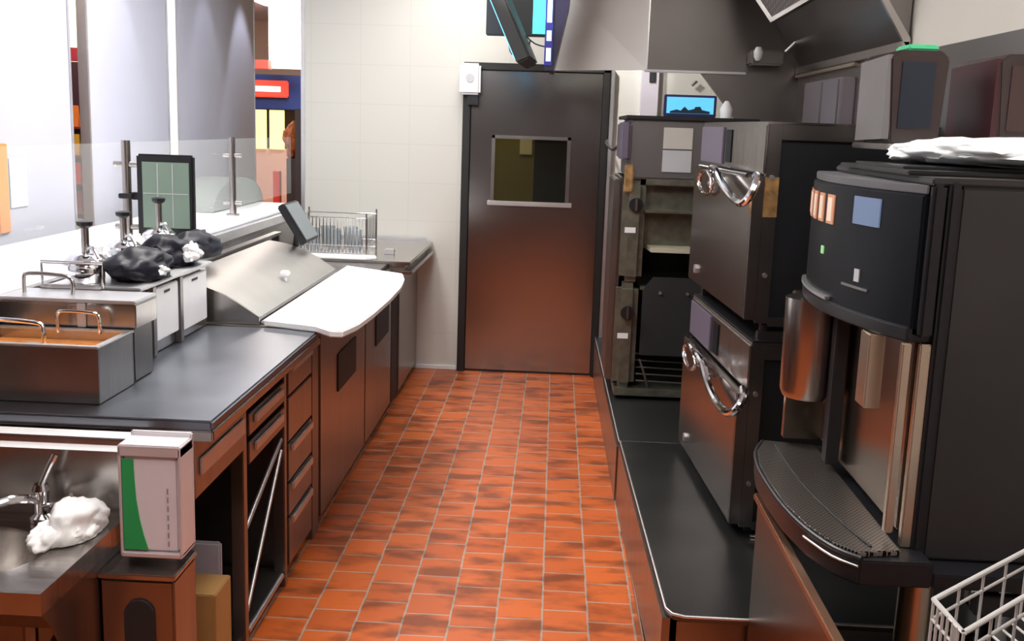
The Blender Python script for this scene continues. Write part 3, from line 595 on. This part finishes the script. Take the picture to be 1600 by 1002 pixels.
obj('hose', MB().tube([(.73, 3.40, .31), (.735, 3.38, .305), (.74, 3.30, .308), (.74, 3.2, .309)], .008), steel_lite, cs)

# ---- tall holding cabinet at the far end ----
hc = thing('holding_cabinet', 'tall stainless holding cabinet with open compartments and round knobs', 'holding cabinet', (.7, 5.8, .28))
obj('control_box', B(.365, .98, 5.4, 6.1, 1.43, 1.725, bev=.008), mat('grey_control_box', (.22, .21, .21), .4, .8), hc)
obj('side_pod', B(.325, .364, 5.38, 5.9, 1.52, 1.71, bev=.01), lilac, hc)
obj('paper_label', B(.53, .675, 5.394, 5.399, 1.585, 1.69, bev=0), mat('cream_paper', (.55, .54, .50), .7), hc)
obj('paper_label', B(.53, .675, 5.394, 5.399, 1.47, 1.578, bev=0), paper, hc)
obj('top_tray', MB().box(.34, 1.0, 5.38, 6.1, 1.726, 1.745), black, hc)
obj('upper_column', MB().box(.345, .46, 5.4, 5.52, .90, 1.428, bev=.03), olive, hc)
obj('lower_column', MB().box(.335, .45, 5.4, 5.52, .34, .895, bev=.03), olive, hc)
obj('frame', MB().box(.455, .98, 5.395, 5.41, 1.40, 1.43).box(.455, .98, 5.395, 5.5, 1.26, 1.275).box(.455, .98, 5.42, 6.1, .86, .88).box(.345, .98, 5.40, 6.1, .30, .34).box(.94, .98, 5.4, 6.1, .34, 1.43), olive, hc)
obj('back_panel', B(.345, .98, 6.08, 6.1, .34, 1.43), blackm, hc)
obj('side_wall', MB().box(.335, .35, 5.52, 6.1, .34, 1.43), steel_dark, hc)
obj('heat_shield', MB().box(.455, .94, 5.5, 5.52, 1.07, 1.40), olive, hc)
obj('cream_tray', MB().hexa([(.50, 5.40, 1.06), (.94, 5.40, 1.06), (.94, 5.40, 1.08), (.50, 5.40, 1.08)], [(.46, 5.6, 1.075), (.94, 5.6, 1.075), (.94, 5.6, 1.095), (.46, 5.6, 1.095)]), cream, hc)
dk = obj('door', MB().prism([(.47, .52), (.47, .86), (.52, .93), (.94, .93), (.94, .52)], 5.41, 5.43, 'y'), blackm, hc)
for x in (.56, .70): obj('stud', MB().cyl((x, 5.40, .85), (x, 5.41, .85), .008), steel_lite, dk)
for (x, z) in ((.41, 1.30), (.395, .745)):
    w = obj('knob', MB().cyl((x, 5.37, z), (x, 5.40, z), .036), black, hc)
    obj('knob_bar', MB().box(x-.006, x+.006, 5.355, 5.37, z-.032, z+.032), steel_dark, w)
for (x, z) in ((.385, 1.17), (.375, .62)): obj('white_label', B(x-.025, x+.03, 5.396, 5.3995, z-.014, z+.014, bev=0), white_pl, hc)
rk = MB()
for i in range(5): rk.cyl((.46, 5.42+i*.03, .38+i*.03), (.93, 5.42+i*.03, .37+i*.03), .005)
rk.tube([(.47, 5.40, .50), (.50, 5.38, .42), (.52, 5.38, .36)], .006)
obj('crumb_rack', rk, steel_dark, hc)
obj('aisle_door', MB().box(.30, .334, 5.5, 6.0, .36, 1.42, bev=.006), steel_dark, hc)
obj('rear_pod', MB().box(.345, .39, 5.39, 5.42, 1.36, 1.50, bev=.006), rust, hc)
cb = thing('cable_lead', 'black cable running from door frame to the holding cabinet', 'cable', (.3, 6.3, 1.6))
obj('lead', MB().tube([(.325, 7.05, 1.60), (.30, 6.6, 1.585), (.315, 6.1, 1.56), (.34, 5.95, 1.585)], .009), black, cb)
ms = thing('small_monitor', 'small blue glowing screen on top of the holding cabinet', 'monitor', (.68, 5.7, 1.745))
obj('casing', B(.545, .815, 5.62, 5.65, 1.748, 1.86, bev=.004), mat('navy_plastic', (.02, .02, .10), .4), ms)
obj('screen', B(.558, .80, 5.612, 5.6195, 1.765, 1.848, bev=0), mat('blue_screen', (.1, .45, .7), .3, emit=.9, ecol=(.12, .55, .85)), ms)
sk_ = MB().prism([(.575, 1.766), (.575, 1.775), (.61, 1.785), (.63, 1.779), (.65, 1.80), (.67, 1.782), (.70, 1.79), (.705, 1.80), (.73, 1.802), (.74, 1.785), (.78, 1.778), (.78, 1.766)], 5.6085, 5.6115, 'y')
obj('skyline_image', sk_, mat('dark_skyline', (.01, .03, .06), .4), ms)
single('small_bottle', MB().lathe([(.03, 0), (.034, .05), (.02, .075), (.01, .09)], (.865, 5.6, 1.7455)), white_pl, 'small white bottle right of the glowing screen', 'bottle')
# conduit and fittings on the end wall
cd = thing('wall_conduit', 'pale vertical trunking on the end wall above the holding cabinet', 'trunking', (.6, 7.1, 1.7))
obj('trunking', B(.53, .645, 7.07, 7.118, 1.2, 2.3), mat('pale_lilac_trunking', (.58, .54, .60), .5), cd)
obj('switch', B(.58, .62, 7.06, 7.0695, 1.98, 2.06), blackm, cd)
single('wall_hook', MB().cyl((.86, 7.09, 1.97), (.89, 7.09, 2.0), .01), steel_dark, 'small dark hook on the bright end wall', 'hook')
# door side post
struct('trim_4', MB().box(.333, .36, 7.08, 7.118, .14, 2.05), steel_lite)
struct('baseboard_door', MB().box(.30, .36, 7.02, 7.079, .0, .13), black)

# ---- hood ----
hd = thing('exhaust_hood', 'large steel exhaust hood over the right equipment line', 'hood', (.9, 5, 2))
obj('end_panel', MB().prism([(.47, 1.995), (.755, 1.99), (.965, 1.74), (1.295, 1.74), (1.295, 2.99), (.47, 2.99)], 5.90, 5.92, 'y'), steel_hood, hd)
obj('chamfer_panel', MB().hexa([(.468, 5.90, 1.995), (-.04, 6.05, 1.985), (.035, 6.05, 2.40), (.462, 5.90, 2.40)], [(.468, 5.92, 1.995), (-.04, 6.07, 1.985), (.035, 6.07, 2.40), (.462, 5.92, 2.40)]).hexa([(.462, 5.90, 2.40), (.035, 6.05, 2.40), (.10, 6.05, 2.99), (.462, 5.90, 2.99)], [(.462, 5.92, 2.40), (.035, 6.07, 2.40), (.10, 6.07, 2.99), (.462, 5.92, 2.99)]), mat('hood_steel_reflection', (.90, .89, .86), .5, .25, .05, 3), hd)  # bright reflection on the hood steel painted as a paler colour
obj('lower_lip', MB().box(.455, 1.0, 5.885, 5.93, 1.985, 1.998), steel_lite, hd)
# inner sloped back rising from the wall towards the aisle
obj('sloped_back', MB().prism([(1.292, 2.03), (1.13, 2.27), (1.02, 2.99), (1.292, 2.99)], 4.12, 5.895, 'y'), steel_hood, hd)
obj('back_channel', MB().box(1.262, 1.292, 4.10, 5.895, 1.995, 2.03), steel, hd)
obj('canopy_top', B(.47, 1.0, 3.6, 5.90, 2.80, 2.84), steel_hood, hd)
obj('near_edge', MB().prism([(1.292, 2.0), (1.272, 2.02), (1.12, 2.26), (1.01, 2.99), (1.03, 2.99), (1.135, 2.27), (1.292, 2.04)], 4.10, 4.12, 'y'), steel, hd)
ft = thing('grease_filter', 'mesh grease filter hanging inside the hood at the top', 'filter', (1.1, 5.4, 2.3))
P0 = Vector((.985, 5.2, 2.205)); eA = Vector((-.10, .35, .25)); eB = Vector((.20, -.35, .13)); nn = eA.cross(eB).normalized()*.02
def quad(a0, a1, b0, b1, off=0): return [tuple(P0+eA*u+eB*v+nn*off) for u, v in ((a0, b0), (a1, b0), (a1, b1), (a0, b1))]
obj('mesh_panel', MB().hexa(quad(0, 1.2, 0, 1.3), quad(0, 1.2, 0, 1.3, .6)), mesh_m, ft)
fm_ = MB()
for (a0, a1, b0, b1) in ((-.04, .03, -.03, 1.33), (1.17, 1.24, -.03, 1.33), (.03, 1.17, -.03, .03), (.03, 1.17, 1.27, 1.33)): fm_.hexa(quad(a0, a1, b0, b1, -.2), quad(a0, a1, b0, b1, .8))
obj('filter_frame', fm_, steel_dark, ft)
hl = obj('hood_lamp', MB().box(1.0, 1.17, 5.76, 5.899, 2.03, 2.11, bev=.01), steel_dark, hd)
obj('glass_bulb', MB().lathe([(.012, 0), (.024, .02), (.026, .045), (.014, .07)], (1.03, 5.73, 2.05)), mat('pale_bulb_glass', (.75, .78, .72), .2), hl)
obj('pull_tab', MB().cyl((1.17, 5.74, 2.10), (1.235, 5.72, 2.17), .009), steel_lite, hl)
single('wall_rail', MB().box(1.255, 1.295, 4.72, 5.86, 1.975, 1.99), goldst, 'thin bright rail under the hood along the steel wall panels', 'rail')
struct('trim_5', MB().box(1.283, 1.299, 3.05, 5.65, .3, 1.985, bev=0).box(1.283, 1.299, 5.655, 5.90, .3, 1.985, bev=0), steel_hood)
sw = thing('wall_cabinet', 'flat lilac-grey steel cabinet on the wall above the ovens', 'cabinet', (1.25, 5, 1.75))
obj('body', B(1.22, 1.282, 4.75, 5.45, 1.712, 1.93, bev=.006), mat('lilac_grey_steel', (.34, .31, .35), .4, .9), sw)
obj('door_seam', MB().box(1.214, 1.22, 5.08, 5.09, 1.72, 1.92, bev=0).box(1.214, 1.22, 4.78, 4.79, 1.72, 1.92, bev=0), steel_dark, sw)

# ---- hanging menu screens ----
tv = thing('menu_screen', 'black ceiling screen seen edge-on, tilted down to the left', 'screen', (-.3, 5.6, 2.2))
mtv = Matrix.Translation((-.335, 5.75, 2.33)) @ Matrix.Rotation(R(-3), 4, 'Z') @ Matrix.Rotation(R(-25), 4, 'Y')
obj('casing', MB().box(-.03, .045, -.28, .28, -.37, .37, bev=.01, m=mtv), blackm, tv)
obj('display', MB().box(-.034, -.031, -.26, .26, -.34, .34, bev=0, m=mtv), mat('cyan_display', (.1, .5, .7), .3, emit=3.0, ecol=(.10, .48, .80)), tv)
obj('ceiling_pole', MB().cyl((-.42, 5.75, 2.55), (-.42, 5.75, 2.99), .02), black, tv)
tv2 = thing('menu_screen', 'narrow blue-lit ceiling screen in front of the hood corner', 'screen', (-.05, 5.5, 2.0))
obj('casing', MB().prism([(-.082, 1.955), (-.035, 1.955), (.035, 2.30), (.06, 2.62), (-.09, 2.62)], 5.50, 5.52, 'y').prism([(-.06, 1.96), (-.035, 1.96), (.035, 2.30), (.06, 2.62), (.02, 2.62)], 5.52, 6.0, 'y'), mat('navy_casing', (.02, .018, .05), .35), tv2)
obj('display', MB().box(-.085, -.045, 5.494, 5.4995, 1.98, 2.6, bev=0), mat('indigo_display', (.03, .03, .2), .3, emit=.25, ecol=(.05, .05, .5)), tv2)
lm = mat('glowing_reflection', (.5, .8, .95), .3, emit=1.6, ecol=(.45, .75, .9))
for (a, b) in ((2.0, 2.065), (2.10, 2.15), (2.19, 2.30), (2.34, 2.5)): obj('bezel_reflection', B(-.076, -.052, 5.489, 5.4935, a, b, bev=0), lm, tv2)  # reflections on the bezel made as glowing bars
obj('ceiling_pole', MB().cyl((-.02, 5.7, 2.60), (-.02, 5.7, 2.99), .02), black, tv2)
tv3 = thing('menu_screen', 'cyan glowing ceiling screen behind the two edge-on screens', 'screen', (-.2, 6.3, 2.3))
obj('casing', B(-.44, -.03, 6.3, 6.35, 2.185, 2.7, bev=.006), black, tv3)
obj('display', B(-.17, -.05, 6.292, 6.2995, 2.20, 2.68, bev=0), mat('bright_cyan', (.1, .8, .85), .3, emit=1.1, ecol=(.08, .85, .88)), tv3)
obj('ceiling_pole', MB().cyl((-.2, 6.33, 2.69), (-.2, 6.33, 2.99), .02), black, tv3)
single('hanging_cable', MB().tube([(-.29, 6.0, 2.12), (-.27, 5.95, 2.06), (-.20, 5.92, 2.07), (-.17, 5.9, 2.13), (-.21, 5.88, 2.16)], .004).tube([(-.20, 5.9, 2.16), (-.14, 5.85, 2.11), (-.06, 5.8, 2.09)], .004), black, 'thin black cable looping between the ceiling screens', 'cable')

# ================= RIGHT FRONT: espresso machine =================
es = thing('espresso_machine', 'large black bean-to-cup coffee machine with curved touch fascia', 'coffee machine', (1.0, 2.7, .68))
def fx(t, off=0, b=.07): return .79-.05*t-b*math.sin(math.pi*min(max(t, 0), 1))**.8+off
Y0, Y1 = 2.31, 3.07
def curve(off=0, n=16, b=.07, a=0.0, c=1.0): return [(fx(a+(c-a)*i/n, off, b), Y0+(Y1-Y0)*(a+(c-a)*i/n)) for i in range(n+1)]
obj('side_body', B(.862, 1.275, 2.295, 3.09, .735, 1.575, bev=.006), charcoal, es)
obj('top_cover', MB().box(.80, 1.275, 2.295, 3.09, 1.576, 1.592, bev=.004), charcoal, es)
fa_ = obj('fascia', MB().prism(curve()+[(.862, Y1), (.862, Y0)], 1.245, 1.555, 'z', bev=.004), gloss, es)
obj('fascia_cap', MB().prism(curve(.006)+[(.80, Y1), (.80, Y0)], 1.556, 1.575, 'z', bev=.003), mat('grey_cap', (.12, .12, .13), .35), es)
obj('side_profile', MB().box(.80, .83, 2.285, 2.31, 1.245, 1.58, bev=.008).box(.836, .861, 2.288, 2.31, .735, 1.585, bev=.008), black, es)
# chrome lip ridge near the bottom of the fascia
def band(off0, off1, z0, z1, a=.0, c=1.0, b=.07):
    A = curve(off0, 16, b, a, c); Bq = curve(off1, 16, b, a, c); return MB().prism(A+Bq[::-1], z0, z1, 'z')
obj('trim_ridge', band(-.012, .002, 1.268, 1.276, .45, 1.0), steel_lite, fa_)
obj('lower_visor', MB().prism(curve(-.008)+[(.85, Y1), (.85, Y0)], 1.232, 1.2655, 'z', bev=.004), black, es)
def patch(t0, t1, z0, z1, m, name, par, off=-.003):
    obj(name, band(off, .001, z0, z1, t0, t1), m, par)
drinkm = mat('drink_picture', (.55, .25, .14), .3, emit=.22, ecol=(.9, .42, .25))
drinkl = mat('latte_picture', (.8, .66, .55), .3, emit=.22, ecol=(1, .75, .6))
ts = [.95, .84, .73, .62, .51]
for i, t in enumerate(ts):
    patch(t-.035, t+.035, 1.455, 1.528, drinkm, 'drink_icon', fa_)
    patch(t-.02, t+.022, 1.462, 1.52, drinkl, 'cup_icon', fa_, -.0045)
patch(.17, .32, 1.47, 1.535, mat('blue_grey_display', (.12, .18, .30), .3, emit=.16, ecol=(.35, .5, .85)), 'display', fa_)
patch(.55, .575, 1.375, 1.395, mat('green_indicator', (.2, .5, .2), .3, emit=.6, ecol=(.35, .7, .3)), 'indicator', fa_)
patch(.25, .28, 1.335, 1.365, steel_lite, 'emblem', fa_)
patch(.20, .36, 1.318, 1.324, steel_dark, 'emblem_bar', fa_)
obj('back_panel', MB().box(.81, .86, 2.33, 3.07, .79, 1.23), mat('warm_dark_steel', (.40, .33, .28), .26, 1, .1, 3, (1, 1, .2), .05), es)
obj('far_wing', MB().box(.70, .81, 3.04, 3.07, .79, 1.23), MATS['warm_dark_steel'], es)
obj('trim_strip', B(.775, .795, 2.305, 2.325, .79, 1.23), goldst, es)
obj('trim_strip', B(.812, .838, 2.30, 2.32, .76, 1.23), goldst, es)
obj('spout_block', B(.73, .768, 2.40, 2.47, 1.055, 1.23), goldst, es)  # plain steel spout, its warm reflection put into the beige colour
obj('brew_head', MB().lathe([(.072, 0), (.08, .02), (.082, .26), (.082, .28)], (.735, 2.93, .95)), steel, es)
obj('dark_column', MB().box(.765, .80, 2.80, 2.85, .79, 1.23), blackm, es)
# base with bowed drip tray
bp_ = [(.70, 2.215), (.655, 2.27), (.618, 2.38), (.596, 2.52), (.588, 2.68), (.590, 2.84), (.610, 2.98), (.65, 3.09), (.86, 3.09), (.86, 2.215)]
obj('base', MB().prism(bp_, .700, .758, 'z', bev=.004).box(.861, 1.275, 2.215, 3.09, .700, .733), black, es)
def inset(P, cx, cy, s): return [(cx+(x-cx)*s, cy+(y-cy)*s) for x, y in P]
dt = obj('drip_tray', MB().prism(inset(bp_[:8]+[(.80, 3.06), (.80, 2.235)], .73, 2.65, .965), .759, .772, 'z', bev=.002), grate_m, es)
rimp = bp_[:8]
obj('tray_rim', MB().tube([(x+.003, y, .762) for x, y in rimp], .007, sm=3), black, dt)
obj('tray_divider', MB().tube([(.735, 2.26, .7745), (.70, 2.45, .7745), (.675, 2.7, .7745), (.675, 3.02, .7745)], .0025), blackm, dt)
obj('front_glint_strip', MB().tube([(.70-.004, 2.213, .745), (.652, 2.268, .745), (.614, 2.378, .745)], .003), steel_lite, es)
single('machine_lid_tray', MB().box(.78, 1.12, 2.40, 2.98, 1.593, 1.603).box(.80, 1.1, 2.5, 2.9, 1.603, 1.610), black, 'flat black lid on top of the coffee machine', 'lid')
wb = thing('white_bag', 'large white plastic bag slumped on top of the coffee machine', 'bag', (1.1, 2.5, 1.61))
obj('bag_body', MB().blob((1.13, 2.62, 1.645), (.24, .26, .036), 21, .3, -.8, 2.0), bag_m, wb)
obj('bag_top', MB().blob((1.0, 2.78, 1.64), (.15, .14, .034), 5, .3, -.8), bag_m, wb)
# dispensers on the right wall
def dispn(x0, x1, y0, y1, z0, z1, lb, fm, lid=None, sidem=None):
    t = thing('cup_dispenser', lb, 'dispenser', ((x0+x1)/2, y0, z0))
    obj('shell', MB().prism([(x0+.015, z0), (x1-.01, z0), (x1, z1-.02), (x1-.02, z1), (x0+.02, z1), (x0, z1-.02)], y0, y1, 'y', bev=.004), smoke, t)
    obj('window', B(x0+.03, x1-.035, y0-.004, y0-.0005, z0+.04, z1-.03, bev=0), fm, t)
    obj('side_cover', MB().prism([(y0+.005, z0+.01), (y1, z0+.003), (y1, z1-.02), (y0+.005, z1-.012)], x0-.006, x0+.012, 'x'), sidem or greyclear, t)
    if lid: obj('green_lid', MB().box(x0+.045, x0+.125, y0+.01, y0+.12, z1+.0005, z1+.016, bev=.005), green_e, t)
    return t
single('wall_shelf', MB().box(.862, 1.297, 2.84, 3.18, 1.642, 1.658).box(1.28, 1.297, 2.84, 3.18, 1.56, 1.641), steel_dark, 'steel wall shelf carrying the two smoked dispensers', 'shelf')
dispn(.870, 1.022, 2.90, 3.16, 1.66, 1.902, 'dark smoked wall dispenser with bright green top piece', mat('navy_smoked', (.012, .018, .03), .12), True)
dispn(1.130, 1.29, 2.84, 3.17, 1.66, 1.895, 'dark smoked wall dispenser with red side, cut by the right edge', mat('brown_smoked', (.05, .025, .025), .2), False, mat('dark_red_smoked', (.045, .008, .012), .35))

# stand below the coffee machine
cs_ = thing('machine_stand', 'dark steel stand with brown front panel below the coffee machine', 'stand', (.95, 2.4, 0))
obj('front_panel', B(.60, .615, 1.75, 2.845, .03, .665), mat('brown_steel_panel', (.16, .10, .07), .3, 1), cs_)
obj('front_rail', B(.588, .612, 1.75, 2.85, .666, .684), mat('copper_brown_rail', (.42, .24, .16), .4, 1), cs_)
obj('frame', MB().box(.613, 1.28, 2.825, 2.85, .64, .699).box(.96, 1.28, 2.22, 2.25, .64, .684).box(1.24, 1.28, 1.75, 2.84, .64, .684), blackm, cs_)
for (x, y) in ((.865, 2.32), (1.25, 2.30), (1.25, 2.80), (.64, 2.80)): obj('leg', MB().cyl((x, y, .0), (x, y, .64 if y > 2.4 else .699), .038 if y == 2.32 else .02), goldst if y == 2.32 else blackm, cs_)
obj('shelf', B(.616, 1.28, 1.75, 2.845, .12, .14), blackm, cs_)
# wire basket at the lower right edge
wb2 = thing('wire_basket', 'white wire basket at the lower right corner', 'wire basket', (.78, 1.7, .75))
A, Bv, Cc, D = Vector((.672, 1.715, .90)), Vector((.940, 1.968, .90)), Vector((.960, 1.862, .90)), Vector((.678, 1.596, .90))
wh = mat('white_coated_wire', (.62, .61, .60), .35)
obj('top_rim', MB().tube([A, Bv, Cc, D], .005, sm=1, closed=True), wh, wb2)
dn = Vector((0, 0, -.14)); w = MB()
w.tube([A+dn, Bv+dn, Cc+dn, D+dn], .004, sm=1, closed=True); w.tube([A+dn*.25, Bv+dn*.25, Cc+dn*.25, D+dn*.25], .003, sm=1, closed=True)
for (p, q) in ((A, Bv), (D, Cc)):
    for i in range(0, 5): t = i/4; u = p.lerp(q, t); w.cyl(u, u+dn, .0028, n=8)
for (p, q) in ((A, D), (Bv, Cc)):
    for i in range(1, 6): t = i/6; u = p.lerp(q, t); w.cyl(u, u+dn, .0028, n=8)
for i in range(1, 9): t = i/9; w.cyl(A.lerp(Bv, t)+dn, D.lerp(Cc, t)+dn, .0028, n=8)
obj('wires', w, wh, wb2)
single('side_shelf', MB().box(.64, 1.1, 1.35, 1.84, .735, .755).box(.66, .69, 1.4, 1.43, 0, .735).box(1.05, 1.08, 1.4, 1.43, 0, .735).box(.66, .69, 1.79, 1.82, .15, .735).box(1.05, 1.08, 1.79, 1.82, .15, .735), blackm, 'black side shelf under the white wire basket', 'shelf')
